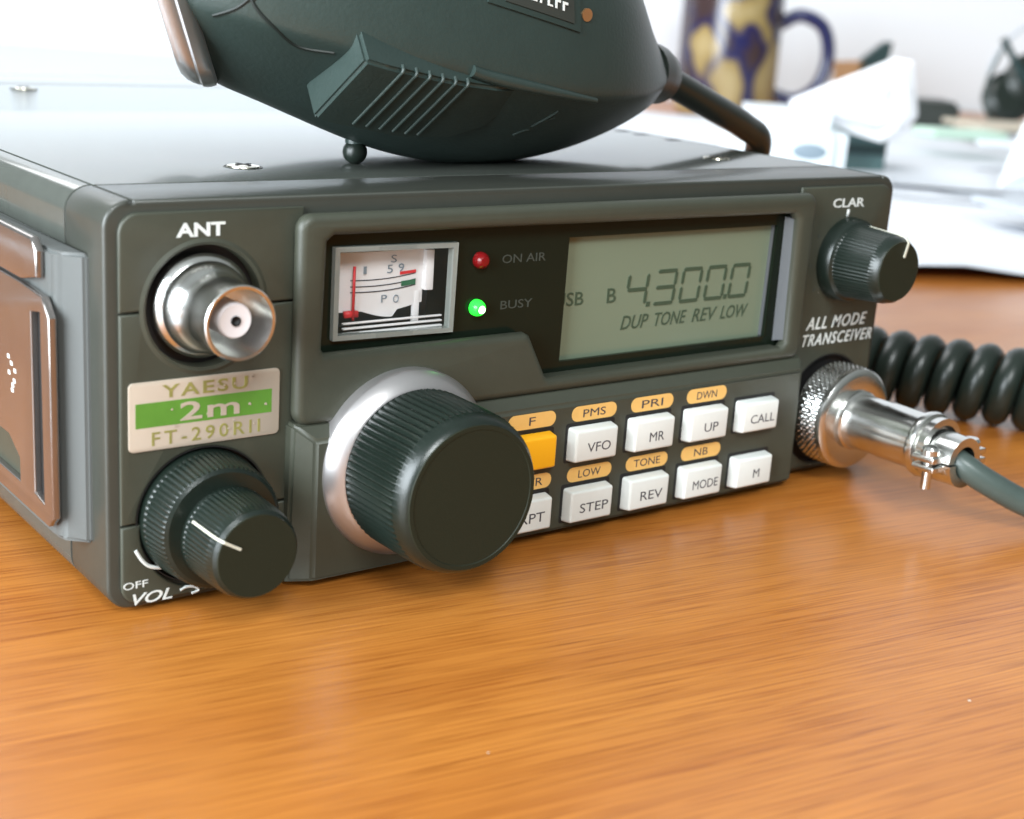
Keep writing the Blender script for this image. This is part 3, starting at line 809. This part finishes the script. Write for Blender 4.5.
lp_ = skinpatch('name_label', 63.5, 77.2, lf, 5.6, .55, M['darkblock'])
for i in range(7):
    x = 65.3+i*1.55; p = onbody(x, lf(x)+1.3, .62)
    if p:
        bm = bmesh.new(); prism_mesh(bm, random.choice(([(0, 0), (1, 0), (1, .3), (.35, .3), (.35, 1.4), (0, 1.4)], [(0, 0), (.35, 0), (.35, 1.0), (1, 1.0), (1, 1.4), (0, 1.4)])), p, Vector((.95, 0, -.2)), Vector((.05, .1, .95)), Vector((0, 1, 0)), -.05, .3)
        from_bm(bm, 'label_print', M['white'], lp_)
p = onbody(80.5, 80.3, 0)
if p:
    bi = tube('brass_insert', [p+Vector((0, -.35, 0)), p+Vector((0, 1.5, 0))], 1.0, M['brass'], mic, 20, 2)
for pts in (((79.5, 64.0), (81.0, 65.6), (81.8, 66.8)), ((77.5, 62.4), (78.6, 63.2), (79.6, 63.4)), ((80.6, 65.0), (82.4, 65.6))):
    q = catmull([(x-4, 0, z-1.2) for x, z in pts], 3); q = [onbody(v.x, v.z, .0) for v in q]; q = [a for a in q if a]
    if len(q) > 2: tube('moulded_mark', q, .22, M['mic'], mic, 6, 0)
bmb.free()

# ------------------------------------------------------------------ cord
cord = empty('microphone_cord', (190, 20, 0), 'dark coiled microphone cord running from the microphone behind the radio to its chrome front plug', 'cord')
tube('straight_lead', [(118, 33.6, 70.4), (124, 35.2, 68.6), (138, 38.6, 64.2), (152, 42.2, 59.7), (160, 45, 55.5), (163, 52, 44), (163, 62, 28), (165, 68, 13), (168, 60, 8.5)], [2.7, 2.75, 2.75, 2.75, 2.75, 2.7, 2.7], M['rubber'], cord, 20, 10)
axis = catmull([(166, 62, 8.8), (178, 43, 8.8), (187.5, 27.5, 8.8), (196, 12.5, 8.8), (204, -2, 8.8), (214, -24, 8.8), (226, -50, 8.8), (238, -80, 8.8)], 30)
L_ = [0]
for a_, b_ in zip(axis, axis[1:]): L_.append(L_[-1]+(b_-a_).length)
pitch = 6.15; rc = 5.9; wr = 2.85; pts = []
tot = L_[-1]; nstep = int(tot/pitch*22); k = 0
for i in range(nstep+1):
    s_ = tot*i/nstep
    while k < len(L_)-2 and L_[k+1] < s_: k += 1
    f_ = (s_-L_[k])/(L_[k+1]-L_[k]); c_ = axis[k].lerp(axis[k+1], f_); t_ = (axis[k+1]-axis[k]).normalized()
    side = Vector((t_.y, -t_.x, 0)); ph = 2*PI*s_/pitch
    pts.append(c_ + side*math.cos(ph)*rc + Vector((0, 0, 1))*math.sin(ph)*rc)
tube('coil', pts, wr, M['rubber'], cord, 12, 0)
e_ = pts[-1]
tube('plug_cable', [(137.6, -26.5, 12.3), (137.8, -30.5, 11.2), (141.0, -34.6, 8.4), (147.9, -40.0, 4.6), (157, -49, 2.6), (172, -66, 2.3), (195, -92, 2.3), (225, -104, 2.6), (240, -98, 4), tuple(e_)], 2.25, M['pvc'], cord, 20, 8)
# plug
plug = lathe('plug', [(5.2, 1.0), (5.2, 8), (5.5, 8.3), (5.1, 8.6), (5.0, 9.3), (4.95, 15), (5.1, 15.1), (5.05, 22.6), (5.7, 23.0), (5.9, 23.7), (5.7, 24.5), (4.8, 24.8), (4.6, 25.6), (3.9, 26), (2.4, 26), (2.3, 22)], *MI, M['chrome'], cord, 96)
def diamond_ring():
    bm = bmesh.new(); n = 288; hs = [.9, 1.1] + [1.3+.3*i for i in range(17)] + [6.4, 6.6, 7.1, 7.6, 7.8]
    rings = []
    for k, h in enumerate(hs):
        ring = []
        for i in range(n):
            a = 2*PI*i/n; r = 9.3
            if 1.2 < h < 6.3:
                cnt = 48; u = (a*cnt/(2*PI) + h/1.05) % 1; v = (a*cnt/(2*PI) - h/1.05) % 1
                r += .26*min(abs(u-.5)*2, 1)*1 + .26*abs(v-.5)*2 - .26
            elif h >= 7.05: r = {7.1: 9.25, 7.6: 8.7, 7.8: 8.0}[h]
            elif h < 1: r = 9.0
            ring.append(bm.verts.new((MI[0]+r*math.cos(a), -h, MI[1]+r*math.sin(a))))
        rings.append(ring)
    inner = [bm.verts.new((MI[0]+5.3*math.cos(2*PI*i/n), -7.7, MI[1]+5.3*math.sin(2*PI*i/n))) for i in range(n)]
    rings.append(inner)
    for A, B in zip(rings, rings[1:]):
        for i in range(n):
            j = (i+1) % n; bm.faces.new((A[i], A[j], B[j], B[i]))
    bm.faces.new(rings[0])
    return from_bm(bm, 'coupling_ring', M['chrome'], plug, angle=40)
diamond_ring()
# open cable clamp: collar, two jaws and their screws
def clampjaw(a0, a1, r0, r1, y0, y1, name='clamp_jaw'):
    bm = bmesh.new(); n = 16; prev = None; first = None
    y0 = y0 if False else y0
    for i in range(n+1):
        a = math.radians(a0+(a1-a0)*i/n)
        q = [bm.verts.new((MI[0]+r*math.cos(a), -y, MI[1]-1.0*(y > 24)+r*math.sin(a))) for r, y in ((r0, y0), (r1, y0), (r1*.96, y1), (r0*.96, y1))]
        if prev:
            for k in range(4):
                l = (k+1) % 4; bm.faces.new((prev[k], prev[l], q[l], q[k]))
        else: bm.faces.new(q)
        prev = q
    bm.faces.new(prev)
    return from_bm(bm, name, M['chrome'], plug, angle=40)
clampjaw(2, 178, 2.9, 4.5, 25.6, 31.4); clampjaw(182, 358, 2.9, 4.5, 25.8, 31.8)
lathe('clamp_collar', [(4.2, 25.0), (5.3, 25.1), (5.35, 26.5), (4.2, 26.6)], *MI, M['chrome'], plug, 64)
for sx in (-1, 1):
    x = MI[0]+sx*5.6; zc = MI[1]-1.0
    plate('clamp_ear', [rounded(x-1.7, x+1.7, zc-1.35, zc-.25, .3, 3)], 26.2, 30.6, M['chrome'], plug, .15, 2)
    plate('clamp_ear', [rounded(x-1.7, x+1.7, zc+.25, zc+1.35, .3, 3)], 26.0, 30.4, M['chrome'], plug, .15, 2)
    lathe('clamp_screw', [(0, -4.6), (.85, -4.6), (.85, 1.4), (1.55, 1.4), (1.5, 2.3), (1.15, 2.8), (0, 2.9)], 0, 0, M['chrome'], plug, 32, origin=Matrix.Translation((x, -28.4, zc)))

# ------------------------------------------------------------------ things behind
def at(D_, lat, z=0.): 
    v = Vector((cam.x, cam.y, 0)) + fh*D_ + rh*lat; v.z = z; return v
def frame(D_, lat, z=0., yaw=0.):
    """local x = to the right, y = away, z = up (in mm)"""
    c = math.cos(yaw); s = math.sin(yaw)
    x = rh*c + fh*s; y = fh*c - rh*s
    m = Matrix((( x.x, y.x, 0, 0), (x.y, y.y, 0, 0), (0, 0, 1, 0), (0, 0, 0, 1)))
    return Matrix.Translation(at(D_, lat, z)) @ m
def bgbox(name, fr, a, b, m, parent=None, bevel=1.):
    bm = bmesh.new(); bmesh.ops.create_cube(bm, size=1)
    for v in bm.verts: v.co = Vector([(a[i]+b[i])/2 + v.co[i]*(b[i]-a[i]) for i in range(3)])
    if bevel: bmesh.ops.bevel(bm, geom=bm.edges[:], offset=bevel, segments=3, affect='EDGES')
    bm.transform(fr)
    return from_bm(bm, name, m, parent, angle=40)
def bgpoly(name, fr, pts, y0, y1, m, parent=None, tilt=0.):
    bm = bmesh.new(); prism_mesh(bm, pts, Vector((0, 0, 0)), Vector((1, 0, 0)), Vector((0, tilt, 1)), Vector((0, 1, 0)), y0, y1)
    bm.transform(fr); return from_bm(bm, name, m, parent)
def bgtube(name, fr, pts, r, m, parent=None, seg=12, n=6): return tube(name, [fr @ Vector(p) for p in pts], r, m, parent, seg, n)
# mug
p_ = at(1150, 147)
mug = empty('mug', tuple(p_), 'dark blue mug with gold pattern standing on the back of the desk', 'mug')
lathe('mug_body', [(0, 0), (33, 0), (37, 2), (38.5, 10), (38.5, 92), (38, 94), (36.5, 94), (36, 90), (36, 6), (0, 5)], 0, 0, M['mug'], mug, 64, origin=Matrix.Translation(p_))
fr = frame(1150, 147)
bgtube('handle', fr, [(36, 0, 70), (52, -2, 78), (70, -3, 70), (76, -3, 48), (70, -3, 26), (54, -2, 15), (36, 0, 18)], 5.2, M['navy'], mug)
# white rounded device with a grey oval button
fr = frame(690, 124)
o = empty('white_device', tuple(at(690, 124)), 'white rounded plastic device with grey oval pad behind the radio', 'device')
bgbox('device_shell', fr, (-27, 0, 0), (26, 70, 36), M['whiteplastic'], o, 9)
bm = bmesh.new(); bmesh.ops.create_uvsphere(bm, u_segments=24, v_segments=12, radius=1)
for v in bm.verts: v.co = Vector((v.co.x*8.5+7, v.co.y*1.2-.2, v.co.z*4+19))
bm.transform(fr); from_bm(bm, 'oval_pad', M['greyblue'], o, smooth=True)
# teal box
fr = frame(760, 173)
o = empty('teal_box', tuple(at(760, 173)), 'small dark teal box standing between white device and papers', 'box')
bgbox('box_body', fr, (-13, 0, 0), (11, 40, 34), M['teal'], o, 1.5)
bgbox('dark_band', fr, (-12.6, -.8, 13), (10.6, .4, 18), M['tealdark'], o, .2)
# big crumpled white paper lying over them
def crumple(name, fr, outline_, thick, m, label, cat, seed, amp=3.):
    random.seed(seed); bm = bmesh.new()
    n = 10; cx = sum(p[0] for p in outline_)/len(outline_); cz = sum(p[1] for p in outline_)/len(outline_)
    A = []
    for k in range(1, 5):
        f = k/4; A.append([bm.verts.new((cx+(x-cx)*f, random.uniform(-amp, amp)-thick*(1-f*f), cz+(z-cz)*f)) for x, z in outline_])
    B = []
    for k in range(1, 4):
        f = k/4; B.append([bm.verts.new((cx+(x-cx)*f, random.uniform(-amp, amp)+thick*(1-f*f), cz+(z-cz)*f)) for x, z in outline_])
    B.append(A[-1]); n = len(outline_)
    for rs in (A, B):
        bm.faces.new(rs[0])
        for P_, Q_ in zip(rs, rs[1:]):
            for i in range(n):
                j = (i+1) % n; bm.faces.new((P_[i], P_[j], Q_[j], Q_[i]))
    bm.transform(fr); o = from_bm(bm, name, m); return props(o, label, cat)
fr = frame(735, 158)
crumple('crumpled_paper', fr, [(-31, 39), (-14, 48), (4, 56), (18, 63), (27, 62), (30, 50), (33, 36), (28, 28), (16, 22), (2, 25), (-12, 31), (-29, 34)], 12, M['brightpaper'], 'bright white crumpled paper resting on the teal box', 'paper', 4)
# papers on the desk
random.seed(12)
spots = [(705, 235, 330, 420, 8, .18, 'paper', 'large sheet of white paper nearest the coiled cord'),
         (800, 310, 280, 300, 11, -.35, 'paper', 'white sheet of paper lying further back right of the teal box'),
         (700, 290, 150, 110, 14, .5, 'papergrey', 'small greyish printed sheet on top of the white papers'),
         (960, 250, 420, 260, 13, .1, 'paper', 'long white sheet in front of the dark blue mug'),
         (880, 60, 380, 300, 10, -.1, 'paper', 'white sheet hidden partly behind the microphone')]
for i, (D_, lat, w, d_, z, yaw, mk, lab_) in enumerate(spots):
    fr = frame(D_, lat, 0, yaw); bm = bmesh.new(); nx, ny = 18, 18; G = []
    zb = .6 + i*.8
    for a_ in range(nx+1):
        row = []
        for b_ in range(ny+1):
            u = a_/nx-.5; v = b_/ny-.5
            lift = zb + 2.2*max(0, math.sin(u*9+i)*math.cos(v*7+2*i)) + (9*max(0, abs(u)-.4)/.1*max(0, v+.3) if i == 1 else 0) + (5*max(0, -v-.38)/.12*max(0, math.sin(u*14+1.)) if i == 0 else 0)
            row.append(bm.verts.new((u*w, v*d_, lift)))
        G.append(row)
    for a_ in range(nx):
        for b_ in range(ny): bm.faces.new((G[a_][b_], G[a_+1][b_], G[a_+1][b_+1], G[a_][b_+1]))
    bm.transform(fr); o = from_bm(bm, 'sheet_of_paper', M[mk], smooth=True); props(o, lab_, 'paper', 'papers strewn over the back of the desk')
fr = frame(980, -420)
props(bgbox('desk_mat', fr, (-520, -330, .1), (360, 420, 2.2), M['greymat'], None, .5), 'pale grey mat covering the back left of the desk behind the radio', 'mat')
props(bgbox('green_card', frame(900, 262, 14, .25), (-26, -14, 0), (24, 14, 5), M['palegreen'], None, 1), 'pale green card lying on the white papers', 'card')
props(bgbox('plastic_ruler', frame(840, 300, 15, -.1), (-45, -6, 0), (70, 6, 3), M['clearfilm'], None, .5), 'narrow translucent ruler on the papers in front of the headset', 'ruler')
props(bgbox('tan_envelope', frame(1010, 330, 14, .2), (-40, -30, 0), (40, 30, 3), M['tanpale'], None, .5), 'pale tan envelope lying between the black case and the headset', 'envelope')
props(bgbox('grey_booklet', frame(620, 262, 9, .3), (-70, -22, 0), (70, 22, 3.5), M['papergrey'], None, .5), 'greyish booklet lying across the nearest white sheet', 'booklet')
# small things near the wall
fr = frame(1090, 297)
props(bgbox('dark_case', fr, (-17, 0, 5), (17, 50, 24), M['darkblock'], None, 3), 'small black case lying on the papers near the wall', 'case')
fr = frame(1200, 277)
props(bgpoly('tan_card', fr, [(-34, 5), (-12, 5), (-14, 46), (-36, 44)], 0, 12, M['tan']), 'tan cardboard piece standing by the wall right of the mug', 'card')
props(bgpoly('green_clip', frame(1200, 262), [(-6, 5), (14, 5), (22, 62), (16, 62), (-2, 46)], 0, 12, M['tealdark']), 'dark green clip standing beside the tan card', 'clip')
# headphones like bundle at the right
fr = frame(1100, 352)
o = empty('headset', tuple(at(1100, 352)), 'black headset with loose looping cable at the right near the wall', 'headset')
for cx_, cz_ in ((-2, 30), (12, 44)):
    lathe('ear_cup', [(0, -9), (14, -8), (19, -3), (19, 5), (13, 9), (0, 9)], 0, 0, M['rubber'], o, 32, origin=fr @ Matrix.Translation((cx_, 0, cz_)) @ Matrix.Rotation(math.radians(70), 4, 'X'))
bgtube('headband', fr, [(-14, 0, 30), (-18, 0, 52), (-4, 0, 76), (14, 4, 84), (30, 8, 70), (32, 10, 40)], 1.6, M['papergrey'], o)
bgtube('cable', fr, [(-10, 0, 70), (-20, -4, 40), (-19, -8, 20), (-8, -12, 8), (10, -14, 5), (30, -10, 6)], 1.5, M['pvc'], o)
bgtube('microphone_arm', fr, [(-14, -6, 72), (0, -8, 52), (14, -10, 34)], 2.6, M['tealdark'], o)
fr = frame(1000, 345)
props(bgpoly('green_folder', fr, [(-2, 3), (26, 3), (30, 140), (14, 140)], 0, 18, M['tealdark']), 'dark green upright folder cut by the right edge of the picture', 'folder')
fr = frame(700, 238)
bm = bmesh.new(); G = []  # unseen sheet, added for the metal and left edges to reflect
for a_ in range(13):
    row = []
    for b_ in range(13):
        u = a_/12; v = b_/12; row.append(bm.verts.new((-250+u*200, -150+v*185+u*12, .6 + 1.2*math.sin(u*5)*math.sin(v*6+1)**2)))
    G.append(row)
for a_ in range(12):
    for b_ in range(12): bm.faces.new((G[a_][b_], G[a_+1][b_], G[a_+1][b_+1], G[a_][b_+1]))
props(from_bm(bm, 'sheet_of_paper', M['paper'], smooth=True), 'added white sheet out of view left of the radio, for reflections', 'paper')
bm = bmesh.new(); G = []  # second unseen sheet, added to whiten reflections in the microphone end
for a_ in range(13):
    row = []
    for b_ in range(13):
        u = a_/12; v = b_/12; row.append(bm.verts.new((-440+u*300-v*10, 42+v*270, .6 + 1.2*math.sin(u*6)*math.sin(v*5+1)**2)))
    G.append(row)
for a_ in range(12):
    for b_ in range(12): bm.faces.new((G[a_][b_], G[a_+1][b_], G[a_+1][b_+1], G[a_][b_+1]))
props(from_bm(bm, 'sheet_of_paper', M['paper'], smooth=True), 'large added white sheet out of view further left, for reflections', 'paper')
crumple('plastic_bag', fr, [(-14, 8), (-8, 30), (-2, 50), (8, 62), (26, 66), (44, 52), (46, 20), (40, 8)], 14, M['clearfilm'], 'translucent white plastic bag bulging at the right picture edge', 'bag', 8, 2.5)
# white screen panel left of mug with lilac edge
fr = frame(1260, 60)
o = empty('computer_monitor', tuple(at(1260, 60)), 'tall white screen with grey-lilac edge standing left of the mug', 'screen')
bgbox('panel_body', fr, (-180, 0, 0), (64, 22, 170), M['paper'], o, 2)
bgbox('panel_edge', fr, (64.2, -1, 0), (68, 23, 170), M['greyblue'], o, 1)

# ------------------------------------------------------------------ camera
yaw, pitch, roll = .660, .283, .069
f_ = Vector((math.sin(yaw)*math.cos(pitch), math.cos(yaw)*math.cos(pitch), -math.sin(pitch)))
r_ = Vector((math.cos(yaw), -math.sin(yaw), 0)); u_ = r_.cross(f_)
r2 = r_*math.cos(roll)+u_*math.sin(roll); u2 = -r_*math.sin(roll)+u_*math.cos(roll)
cd = bpy.data.cameras.new('camera'); co = bpy.data.objects.new('camera', cd); C.objects.link(co); scene.camera = co
co.matrix_world = Matrix(((r2.x, u2.x, -f_.x, cam.x*S), (r2.y, u2.y, -f_.y, cam.y*S), (r2.z, u2.z, -f_.z, cam.z*S), (0, 0, 0, 1)))
cd.sensor_fit = 'HORIZONTAL'; cd.sensor_width = 36; cd.lens = 1445.84/1024*36
cd.clip_start = .01; cd.clip_end = 20
cd.dof.use_dof = True; cd.dof.focus_distance = .215; cd.dof.aperture_fstop = 26

# ------------------------------------------------------------------ light
w = bpy.data.worlds.new('World'); scene.world = w; w.use_nodes = True
nt = w.node_tree; bg = nt.nodes['Background']
tc = nt.nodes.new('ShaderNodeTexCoord'); sx = nt.nodes.new('ShaderNodeSeparateXYZ'); nt.links.new(tc.outputs['Generated'], sx.inputs[0])
rp_ = nt.nodes.new('ShaderNodeValToRGB'); mr = nt.nodes.new('ShaderNodeMapRange'); mr.inputs[1].default_value = -.3; mr.inputs[2].default_value = 1
nt.links.new(sx.outputs['Z'], mr.inputs[0]); nt.links.new(mr.outputs[0], rp_.inputs[0])
rp_.color_ramp.elements[0].color = (.30, .27, .24, 1); rp_.color_ramp.elements[1].color = (.85, .93, .93, 1)
x = rp_.color_ramp.elements.new(.35); x.color = (.27, .29, .27, 1)
nt.links.new(rp_.outputs[0], bg.inputs['Color']); bg.inputs['Strength'].default_value = .55
def area(name, loc, target, sx_, sy_, power, col=(1, 1, 1)):
    l = bpy.data.lights.new(name, 'AREA'); l.shape = 'RECTANGLE'; l.size = sx_*S; l.size_y = sy_*S; l.energy = power; l.color = col
    o = bpy.data.objects.new(name, l); C.objects.link(o); o.location = Vector(loc)*S
    d = (Vector(target)-Vector(loc)); o.rotation_euler = d.to_track_quat('-Z', 'Y').to_euler(); return o
area('window_light_left', (-900, -120, 330), (60, 40, 30), 900, 640, 38, (.86, .94, 1))
area('wall_light', tuple(at(900, -620, 1050)), tuple(at(1400, 60, 150)), 900, 600, 12, (.97, .98, 1))
for i in range(2):
    for j in range(2):
        area('window_pane_light', (-330+i*150, -650, 560+j*170), (60, 0, 20), 130, 150, 2.0, (.94, .99, 1))
scene.view_settings.view_transform = 'Standard'; scene.view_settings.look = 'None'
scene.view_settings.exposure = 0.0; scene.view_settings.gamma = 1
scene.cycles.use_denoising = True
